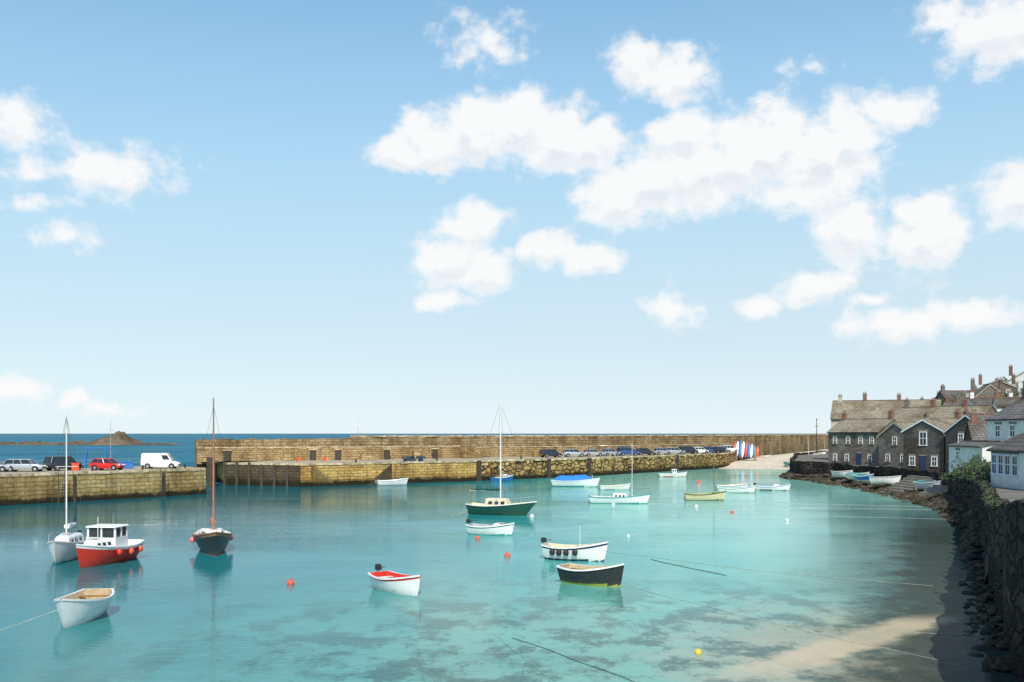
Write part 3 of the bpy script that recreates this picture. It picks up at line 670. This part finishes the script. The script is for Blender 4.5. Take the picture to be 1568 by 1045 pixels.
rk=empty('kayak_rack',(57.0,246,2.0),R(-28)); cols=[GREEN,RED,WHITE,BLUE,WHITE,RED,BLUE,WHITE,TEAL,ORANGE]
for i,c in enumerate(cols):
    k=MB(); n=10; v=[];fs=[]; lean=.35
    hh=4.3-.25*abs(i-3)
    for a in range(n+1):
        f=a/n; wdt=.42*max(0.02,math.sin(math.pi*min(1,max(0,f*.96+.02))))**.6
        for b in range(8):
            an=2*math.pi*b/8; v.append((i*.72-3+wdt*math.cos(an),.22*math.sin(an)*(wdt/.42)+hh*f*lean,hh*f))
    for a in range(n):
        for b in range(8): fs.append((a*8+b,a*8+(b+1)%8,(a+1)*8+(b+1)%8,(a+1)*8+b))
    k.idx(v,fs,c); k.obj('kayak_%d'%(i+1),rk,smooth=60)
k=MB(); k.box((0,1.0,2.2),(8,.1,.12),TIMBER)
for xx in(-3.8,0,3.8): k.box((xx,1.05,1.1),(.12,.12,2.2),TIMBER)
k.obj('rack_frame',rk)

def buoy(x,y,r,m):
    b=MB(); b.ball((0,0,r*.45),r,m,14); b.cyl((0,0,r*1.3),(0,0,r*1.65),r*.22,r*.16,m,8); b.cyl((0,0,r*1.6),(.05,0,r*1.75),r*.1,r*.1,DROPE,6); b.obj('mooring_buoy',loc=(x,y,0),smooth=60)
for (x,y,r,m) in((-11.7,52.6,.2,ORANGE),(-.3,64.5,.2,ORANGE),(6.75,36.1,.13,YELLOW),(9,77,.14,WHITE),(22,99.5,.2,ORANGE),(25,90.5,.18,WHITE),(11.3,111,.2,WHITE),(-2.6,75,.18,ORANGE),(1.9,95,.2,WHITE),(20,108,.18,WHITE),(30,160,.3,ORANGE),(12,165,.25,ORANGE)): buoy(x,y,r,m)
def rope(pts,m,r=.022,z0=.03,z1=.03,wig=.15):
    mb=MB(); P=resample([(a,b,0) for a,b in pts],.8); n=len(P)
    for i,p in enumerate(P):
        f=i/(n-1); p.z=z0+(z1-z0)*f**2
        if 0<i<n-1: p.x+=wig*2*noise.noise(p*.35)
    for a,b in zip(P[:-1],P[1:]): mb.cyl(a,b,r,r,m,5,False)
    mb.obj('mooring_rope',smooth=60)
rope([(8.8,63),(12.0,55.8)],DROPE,.022)
rope([(5.9,52),(12,40),(15,35)],ROPE,.010); rope([(0,38.8),(3.9,32),(6,28)],DROPE,.012); rope([(-.8,40),(1.2,32)],ROPE,.008)
rope([(-23.0,33),(-18.2,41.0)],ROPE,.014,.03,.95); rope([(.8,77.8),(4,70),(14,58),(22,52)],ROPE,.011); rope([(15.5,113),(28,108),(44,104)],ROPE,.018)
rope([(26,118),(36,112),(46,108)],ROPE,.018); rope([(2.2,96.5),(8,91),(3.2,84)],ROPE,.014); rope([(18,100),(42,92)],ROPE,.014); rope([(4,46),(12,41),(19,39)],ROPE,.009)
rope([(-30,70),(-29,62)],ROPE,.012,.03,.5); rope([(-5.9,97),(-3.8,98.6)],ROPE,.02,.03,.8)

# ------------------------------------------------------------------ vehicles
def vehicle(name,x,y,rz,col,kind='car',z=QZ):
    root=empty(name,(x,y,z),rz)
    if kind=='van': L,W,H,belt=4.8,1.9,2.0,1.05
    elif kind=='suv': L,W,H,belt=4.5,1.85,1.75,1.05
    elif kind=='estate': L,W,H,belt=4.5,1.78,1.5,.92
    else: L,W,H,belt=4.0,1.7,1.47,.9
    b=MB()
    st=[(-.5,.45,.72 if kind!='van' else 1.0,.80),(-.48,.3,belt,.93),(-.35,.25,belt+.02,1),(0,.22,belt,1),(.2,.22,belt-.02,1),(.28,.23,belt-.06,1),(.42,.26,belt-.2,.95),(.48,.3,belt-.32,.86),(.5,.42,.55,.76)]
    v=[];fs=[]
    for (f,zb,zt,wf) in st:
        w_=W/2*wf
        sec=[(-w_*.94,zb),(-w_,zb+.15),(-w_,zt-.14),(-w_*.93,zt),(w_*.93,zt),(w_,zt-.14),(w_,zb+.15),(w_*.94,zb)]
        v+=[(f*L,a,c) for a,c in sec]
    n=len(st)
    for i in range(n-1):
        for j in range(8): fs.append((i*8+j,(i+1)*8+j,(i+1)*8+(j+1)%8,i*8+(j+1)%8))
    fs+=[tuple(range(8)),tuple(range((n-1)*8,n*8))[::-1]]
    b.idx(v,fs,col); b.obj('body',root,smooth=40)
    if kind=='van': gl=[(-.49,-.475),(.34,.2)]
    elif kind in('suv','estate'): gl=[(-.485,-.43),(.27,.13)]
    else: gl=[(-.46,-.36),(.27,.1)]
    (r0,r1),(f0,f1)=gl
    g=MB(); wb,wt=W/2*.93,W/2*.76
    lo=[(r0*L,-wb),(f0*L,-wb),(f0*L,wb),(r0*L,wb)]; hi=[(r1*L,-wt),(f1*L,-wt),(f1*L,wt),(r1*L,wt)]
    v=[(a,c,belt-.06) for a,c in lo]+[(a,c,H-.07) for a,c in hi]+[(a*.94,c*.9,H) for a,c in hi]
    gm=GLASS
    side=gm if kind!='van' else col
    g.idx(v,[(0,1,5,4),(1,2,6,5),(2,3,7,6),(3,0,4,7),(4,5,9,8),(5,6,10,9),(6,7,11,10),(7,4,8,11),(8,9,10,11)],[side,gm,side,gm if kind!='van' else col,col,col,col,col,col])
    if kind=='van':
        for s in(-1,1):
            def q(fx,fz): 
                xa=(r0+(f0-r0)*fx)*L; xb=(r1+(f1-r1)*fx)*L; return (xa+(xb-xa)*fz,s*((wb+(wt-wb)*fz)+.012),belt-.06+(H-belt)*fz)
            g.face([q(.72,.18),q(.95,.18),q(.95,.8),q(.74,.8)],GLASS)
    for fx in((0,.33,.62,1) if kind!='van' else ()):
        for s in(-1,1):
            xa=(r0+(f0-r0)*fx)*L; xb=(r1+(f1-r1)*fx)*L
            g.cyl((xa,s*(wb+.005),belt-.06),(xb,s*(wt+.005),H-.05),.04,.04,col,5)
    g.obj('cabin',root,smooth=25)
    wl=MB()
    for fx in(-.31,.32):
        for s in(-1,1):
            yy=s*(W/2-.1); wl.cyl((fx*L,yy-s*.1,.34),(fx*L,yy+s*.105,.34),.38,.38,RUBBER,16); wl.cyl((fx*L,yy,.31),(fx*L,yy+s*.13,.31),.31,.31,RUBBER,16); wl.cyl((fx*L,yy,.31),(fx*L,yy+s*.14,.31),.19,.17,SILVER,10)
    wl.obj('wheels',root,smooth=30)
    tr=MB()
    for s in(-1,1):
        tr.box((L*.475,s*W*.33,.66),(.16,.34,.14),paint((.8,.8,.8),.1,.02),s*-.25); tr.box((-L*.488,s*W*.36,.78),(.08,.16,.26),CRED); tr.box((L*.2,s*(W/2+.07),belt+.02),(.12,.14,.12),col)
    tr.box((L*.495,0,.5),(.06,W*.5,.16),RUBBER); tr.box((-L*.5,0,.5),(.04,.5,.12),YELLOW)
    tr.obj('lights_and_trim',root,smooth=0)
vehicle('parked_car',-62.3,119.5,.2,GREY,'car'); vehicle('parked_car',-58.9,120.4,.12,SILVER,'estate'); vehicle('parked_car',-56.0,124.3,1.0,CDARK,'suv')
vehicle('parked_car',-50.8,125,-.12,CRED,'car'); vehicle('delivery_van',-46.2,131.0,.12,CWHITE,'van')
for (x,y,rz,c,k) in((12.2,196.5,.2,SILVER,'estate'),(20.0,203,.5,SILVER,'car'),(24.0,206.5,.3,CBLUE,'suv'),(32.5,216,.4,SILVER,'car'),(35.8,219.5,.2,GREY,'estate'),(39.5,223.5,.3,CDARK,'suv'),(43,228,.4,CWHITE,'car'),(46.3,232.5,.4,CBLUE,'car'),(28.2,211.5,.3,CDARK,'car'),(50,237,.3,GREY,'car'),(16.2,199.5,.3,GREY,'car'),(52.5,241,.4,CWHITE,'suv'),(48.5,233,.6,CDARK,'car'),(7.5,192,.5,CDARK,'estate')):
    vehicle('parked_car',x,y,rz,c,k)
mb=MB()
for dx in(-1.5,1.5):
    for dy in(-.6,.6): mb.cyl((dx,dy,0),(dx*.75,0,2.7),.06,.06,BLUE,6)
mb.cyl((-1.3,0,2.7),(1.8,0,2.7),.07,.07,BLUE,6); mb.cyl((1.8,0,2.7),(2.3,0,2.2),.05,.05,BLUE,6); mb.box((0,0,.6),(1.6,.7,.5),BLUE)
mb.obj('boat_hoist_frame',loc=(-53,127,QZ),rz=.1)
for x,y,m in((-51,130.5,BLUE),(-50.2,130.8,BLUE),(-54.6,124.5,ORANGE),(-55.2,125,PINK),(-31.5,167.5,ORANGE),(-35.5,165.5,ORANGE)):
    s_=.6 if x>-40 else .9
    mb=MB(); mb.box((0,0,.45*s_),(1.0*s_,.8*s_,.9*s_),m,taper=.9); mb.box((0,0,.95*s_),(1.06*s_,.86*s_,.1),m); mb.cyl((-.5*s_,-.42*s_,.08),(-.5*s_,.42*s_,.08),.09,.09,RUBBER,8); mb.obj('storage_bin' if m is BLUE else 'fishing_gear_crate',loc=(x,y,QZ),rz=.3)
mb=MB()
for i in range(26):
    f=i/25; x=B2[0]+(Ab[0]-B2[0])*f*.6+.3;y=B2[1]+(Ab[1]-B2[1])*f*.6-.3; mb.cyl((x,y,QZ),(x,y,QZ+1.1),.03,.03,GREY,5)
for z in(.55,1.08):
    mb.cyl((B2[0]+.3,B2[1]-.3,QZ+z),(B2[0]+(Ab[0]-B2[0])*.6+.3,B2[1]+(Ab[1]-B2[1])*.6-.3,QZ+z),.025,.025,GREY,5)
mb.obj('quay_railing')
mb=MB(); rp=random.Random(9)
for k in range(16):
    x=-16+rp.uniform(-1.6,1.6); y=163.5+rp.uniform(-.6,.6)+(x+16)*.7; mb.box((x,y,QZ+.22+.42*(k%2)),(.75,.5,.42),rp.choice([NAVY,TIMBER,TEAL,DROPE]),rp.random(),taper=.8)
mb.obj('lobster_pots',smooth=0)
def pole(name,x,y,z,h,m=METAL,r=.07):
    mb=MB(); mb.cyl((0,0,0),(0,0,h),r,r*.5,m,8); mb.ball((0,0,h+.05),r*1.2,m,8); mb.cyl((-.5,0,h*.82),(.5,0,h*.82),r*.4,r*.4,m,5); mb.obj(name,loc=(x,y,z))
pole('flagpole',-52.2,129.5,QZ,6.2,METAL,.05); pole('flagpole',-27.5,178,7,3.2,METAL,.04); pole('telegraph_pole',76.5,250,2,9.5,TIMBER,.15); pole('flagpole',17,186,QZ,2.8,METAL,.04)
# ------------------------------------------------------------------ houses
def house(name,Lp,Rp,D,z,he,hr,wm,rm,ax='x',wins=(),chim=(),sidewins=(),door=None,bars=2,wtrim=WHITE,dcol=NAVY):
    L_=Vector(Lp);R_=Vector(Rp);W=(R_-L_).length;tg=(R_-L_)/W;nr=Vector((-tg.y,tg.x)); c=(L_+R_)/2+nr*D/2
    root=empty(name,(c.x,c.y,z),math.atan2(tg.y,tg.x)); w2,d2=W/2,D/2
    m=MB()
    if ax=='x':
        m.face([(-w2,-d2,-2),(w2,-d2,-2),(w2,-d2,he),(-w2,-d2,he)],wm); m.face([(-w2,d2,-2),(-w2,d2,he),(w2,d2,he),(w2,d2,-2)],wm)
        for s in(-1,1): m.face([(s*w2,-d2,-2),(s*w2,d2,-2),(s*w2,d2,he),(s*w2,0,hr-.05),(s*w2,-d2,he)],wm)
    else:
        m.face([(-w2,-d2,-2),(-w2,d2,-2),(-w2,d2,he),(-w2,-d2,he)],wm); m.face([(w2,-d2,-2),(w2,-d2,he),(w2,d2,he),(w2,d2,-2)],wm)
        for s in(-1,1): m.face([(-w2,s*d2,-2),(w2,s*d2,-2),(w2,s*d2,he),(0,s*d2,hr-.05),(-w2,s*d2,he)],wm)
    m.obj('walls',root,smooth=0)
    r=MB(); o=.28;th=.12
    def slope(a,b,c_,d_):
        r.face([a,b,c_,d_],rm); lo=[(p[0],p[1],p[2]-th) for p in (a,b,c_,d_)]; r.face(lo[::-1],rm)
        q=[a,b,c_,d_]
        for i in range(4): r.face([q[i],q[(i+1)%4],lo[(i+1)%4],lo[i]],rm)
    if ax=='x':
        k=(hr-he)/d2*o
        slope((-w2-o*.6,-d2-o,he-k+.1),(w2+o*.6,-d2-o,he-k+.1),(w2+o*.6,0,hr+.1),(-w2-o*.6,0,hr+.1)); slope((w2+o*.6,d2+o,he-k+.1),(-w2-o*.6,d2+o,he-k+.1),(-w2-o*.6,0.001,hr+.1),(w2+o*.6,0.001,hr+.1))
        r.box((0,0,hr+.13),(W+o,.3,.14),BRICKC if rm is SLATE else rm)
        r.cyl((-w2,-d2-o-.05,he-k),(w2,-d2-o-.05,he-k),.07,.07,RUBBER,6)
    else:
        k=(hr-he)/w2*o
        slope((-w2-o,d2+o*.6,he-k+.1),(-w2-o,-d2-o*.6,he-k+.1),(0,-d2-o*.6,hr+.1),(0,d2+o*.6,hr+.1)); slope((w2+o,-d2-o*.6,he-k+.1),(w2+o,d2+o*.6,he-k+.1),(.001,d2+o*.6,hr+.1),(.001,-d2-o*.6,hr+.1))
        r.box((0,0,hr+.13),(.3,D+o,.14),BRICKC if rm is SLATE else rm)
        for s in(-1,1):
            a=Vector((s*(w2+o),-d2-o*.6-.03,he-k+.02)); b=Vector((0,-d2-o*.6-.03,hr+.02)); r.face([a,b,b+Vector((0,0,-.22)),a+Vector((0,0,-.22))],WHITE if wm is GRAND else RENDERC)
    r.obj('roof',root,smooth=0)
    wn=MB()
    def win(face,s,zc,ww,wh):
        def T(a,dz,pr):
            if face=='f': return (a,-d2-pr,dz)
            if face=='l': return (-w2-pr,-a,dz)
            return (w2+pr,a,dz)
        def bx(a0,a1,z0,z1,p1,mt):
            A=[T(a0,z0,p1),T(a1,z0,p1),T(a1,z1,p1),T(a0,z1,p1)]; Bq=[T(a0,z0,-.02),T(a1,z0,-.02),T(a1,z1,-.02),T(a0,z1,-.02)]
            wn.face(A,mt)
            for i in range(4): wn.face([A[i],A[(i+1)%4],Bq[(i+1)%4],Bq[i]],mt)
        a0,a1,z0,z1=s-ww/2,s+ww/2,zc-wh/2,zc+wh/2
        bx(a0,a1,z0,z1,.02,GLASS); f=.12
        bx(a0-.02,a0+f,z0,z1,.07,wtrim);bx(a1-f,a1+.02,z0,z1,.07,wtrim);bx(a0+f,a1-f,z1-f,z1+.02,.071,wtrim);bx(a0-.1,a1+.1,z0-.1,z0+.02,.13,wtrim if wm is not GRAN else SLAB)
        bx(a0+f,a1-f,zc-.04,zc+.04,.05,wtrim); bx(a0-.15,a1+.15,z1+.03,z1+.28,.04,SLAB)
        for i in range(1,bars): 
            q=a0+(a1-a0)*i/bars; bx(q-.03,q+.03,z0+f,z1-f,.045,wtrim)
    for (s,zc,ww,wh) in wins: win('f',s,zc,ww,wh)
    for (fc,s,zc,ww,wh) in sidewins: win(fc,s,zc,ww,wh)
    wn.obj('windows',root,smooth=0)
    if door is not None:
        d=MB(); d.box((door,-d2-.03,1.05),(1.0,.1,2.1),dcol); d.box((door,-d2-.02,2.2),(1.3,.14,.16),SLAB); d.obj('door',root,smooth=0)
    ch=MB()
    for (cx,cy,hh) in chim:
        zb=hr-.8
        ch.box((cx,cy,zb+hh/2),(.75,.6,hh+.6),BRICKC if random.random()<.5 else wm); ch.box((cx,cy,zb+hh+.32),(.88,.72,.12),SLAB)
        for q in(-.18,.18): ch.cyl((cx+q,cy,zb+hh+.36),(cx+q,cy,zb+hh+.8),.11,.09,BRICKC,8)
    if chim: ch.obj('chimneys',root,smooth=30)
    return root
W1=[(-4,1.3,.9,1.2),(-1.3,1.3,.9,1.2),(3.8,1.3,.9,1.2),(-4,4.3,.9,1.2),(-1,4.3,.9,1.2),(1.8,4.3,.9,1.2),(4.2,4.3,.9,1.2)]
house('stone_cottage',(55.9,176),(61.1,166),7,2.5,5.8,7.9,GRAN,SLATET,wins=W1,door=1.4,chim=[(-5.2,0,1.6),(5.2,0,1.8)],sidewins=[('l',0,4.4,.8,1)])
house('stone_cottage',(60.4,164),(63.0,157),7,2.6,5.0,7.2,GRAN,SLATET,ax='y',wins=[(0,4.2,1,1.3),(-1.6,1.4,1,1.2),(1.8,1.4,1,1.2)],chim=[(0,3,1.8)])
house('stone_cottage',(63.2,156),(65.6,149),7,2.7,5.2,7.5,GRAND,SLATE,wins=[(-1.8,4,.9,1.2),(1.8,4,.9,1.2),(-1.8,1.4,.9,1.2)],chim=[(3.2,0,1.6)])
house('slate_roofed_chapel',(64.4,201),(83.0,193),10,3,8.0,11.6,RENDERC,SLATET,wins=[(-7+i*2.8,5.5,1.1,1.6) for i in range(6)],chim=[(-8.8,0,1.5),(-4,0,1.9),(2.5,0,1.6)],sidewins=[('l',0,6,1,1.6)])
house('stone_house',(70.5,186),(80,171),8,3,7.0,9.8,GRAN,SLATET,wins=[(-6,5,1,1.3),(-2,5,1,1.3),(2,5,1,1.3),(6,5,1,1.3)],chim=[(-8,0,1.9),(-2.5,0,1.8),(4,0,1.6)])
house('gabled_cottage',(56.8,144.5),(60.0,138.3),8,2.7,5.7,7.3,GRAND,SLATET,ax='y',wins=[(0,4.6,1.3,1.9),(-1.9,1.4,1.0,1.3),(1.9,1.4,1.0,1.3)],door=0,chim=[(0,3.2,1.6)])
house('gabled_cottage',(59.8,137.3),(62.0,129.6),9,3,5.3,7.5,GRAND,SLATE,ax='y',wins=[(-1,4.4,1,1.2),(1.6,4.4,1,1.2),(-1.5,1.4,1.2,1.2)],chim=[(0,4,1.6)])
house('white_house',(52.6,110),(53.4,98),8,4,5.6,7.8,RENDERW,SLATE,wins=[(-4,4.3,1.1,1.3),(-1.2,4.3,1.1,1.3),(-4,1.6,1.2,1.4),(2,4.3,1,1.3)],chim=[(-5.4,0,1.6)],sidewins=[('l',-1.5,4.3,1,1.3)])
house('white_outbuilding',(50.9,116),(50.3,106.5),4,4.4,2.2,2.6,RENDERW,SLATE,wins=[(-2,1.2,.9,.9)])
house('bay_windowed_house',(40.4,84),(39.0,73),6,4,2.7,4.2,RENDERW,SLATE,wins=[(-4.6,1.5,1.2,1.6),(-3.1,1.5,1.2,1.6),(-1.6,1.5,1.2,1.6),(0,1.5,1.2,1.6)],sidewins=[('l',-1.8,1.5,1.2,1.6),('l',0,1.5,1.2,1.6),('l',1.8,1.5,1.2,1.6)],wtrim=paint((.55,.65,.75),.5,.05),bars=2)
hp=[(1432,235),(1458,250),(1480,232),(1505,262),(1528,240),(1550,268),(1572,245),(1500,205),(1530,198),(1560,190),(1470,205),(1515,172),(1545,160),(1575,150),(1598,225),(1590,280),(1450,280),(1495,290),(1535,300),(1515,145),(1560,135),(1545,122),(1440,300),(1560,310),(1470,270),(1516,222)]
rn=random.Random(11)
for i,(u,yy) in enumerate(hp):
    x=(u-784)/1524*yy; zz=land(x,yy); an=rn.uniform(-1.2,.1); wd=rn.uniform(7,10); 
    Lp=(x-math.cos(an)*wd/2,yy-math.sin(an)*wd/2); Rp=(x+math.cos(an)*wd/2,yy+math.sin(an)*wd/2)
    house(rn.choice(['stone_house','terraced_house','cottage']),Lp,Rp,rn.uniform(6,8),zz-.5,rn.uniform(4.4,5.3),rn.uniform(6.6,7.6),rn.choice([GRAN,GRAND,RENDERC,RENDERW,GRAN]),rn.choice([SLATE,SLATE,SLATET]),ax=rn.choice(['x','x','y']),
      wins=[(-2.2,3.9,.9,1.2),(0,3.9,.9,1.2),(2.2,3.9,.9,1.2),(-2.2,1.2,1,1.3),(2.2,1.2,1,1.3)],chim=[(-wd/2+.6,0,1.7),(wd/2-.6,0,1.6)],door=0)

# ------------------------------------------------------------------ vegetation
LEAF=[paint((.04,.07,.018),.7,.3,3),paint((.07,.105,.028),.7,.3,3),paint((.025,.045,.015),.7,.3,3)]
def foliage(mb,c,rad,n,rnd,ls=.35):
    cl=[(Vector((rnd.gauss(0,.45),rnd.gauss(0,.45),rnd.gauss(0,.4))),rnd.uniform(.25,.5)) for _ in range(max(6,n//45))]
    for i in range(n):
        cc,cr=rnd.choice(cl); d=Vector((rnd.gauss(0,1),rnd.gauss(0,1),rnd.gauss(0,1))).normalized()*cr*rnd.uniform(.6,1)
        p=cc+d; p=Vector((c[0]+p.x*rad[0],c[1]+p.y*rad[1],c[2]+max(-.8,p.z)*rad[2]))
        a=Vector((rnd.gauss(0,1),rnd.gauss(0,1),rnd.gauss(0,1))).normalized(); b=a.orthogonal().normalized(); s=ls*rnd.uniform(.6,1.3); 
        mt=LEAF[0 if d.z>0 else 2] if rnd.random()<.7 else LEAF[1]
        mb.face([p-a*s*.5,p+b*s*.35,p+a*s*.5,p-b*s*.35],mt)
def tree(x,y,h,rnd,name='tree'):
    z=land(x,y); root=empty(name,(x,y,z)); m=MB(); m.cyl((0,0,-.5),(.1,0,h*.5),h*.035,h*.022,TIMBER,8)
    for k in range(6):
        a=k*1.05; m.cyl((.05,0,h*(.25+.04*k)),(math.cos(a)*h*.28,math.sin(a)*h*.28,h*(.55+.06*k)),h*.014,h*.005,TIMBER,5)
    m.obj('trunk_and_limbs',root); f=MB(); foliage(f,(0,0,h*.66),(h*.55,h*.55,h*.42),1300,rnd,h*.08); f.obj('crown',root,smooth=0)
for (u,yy,h) in((1455,225,6),(1520,275,8),(1545,285,9),(1565,280,8),(1475,262,6),(1590,290,9),(1505,240,5),(1540,215,5),(1448,210,5)):
    tree((u-784)/1524*yy,yy,h,rn)
mb=MB()
for k in range(46):
    yy=rn.uniform(190,330); x=sw(yy)[0]+rn.uniform(12,75); foliage(mb,(x,yy,land(x,yy)+.8),(2.6,2.6,1.8),120,rn,.5)
mb.obj('hillside_bushes',smooth=0)
mb=MB()
for k in range(16):
    yy=86+k*2; x=sw(yy)[0]+1.3; foliage(mb,(x,yy,sw(yy)[1]+.9),(1.7,1.8,1.5),380,rn,.3)
mb.obj('clifftop_hedge',smooth=0)
mb=MB()
for k in range(44):
    yy=rn.uniform(33,108); x,z=sw(yy); zz=rn.uniform(1.8,z+.5) if rn.random()<.55 else z+.55; s=rn.uniform(.18,.5)
    foliage(mb,(x-.08,yy,zz),(s*.7,s*1.2,s),70,rn,.12)
mb.obj('wall_plants',smooth=0)
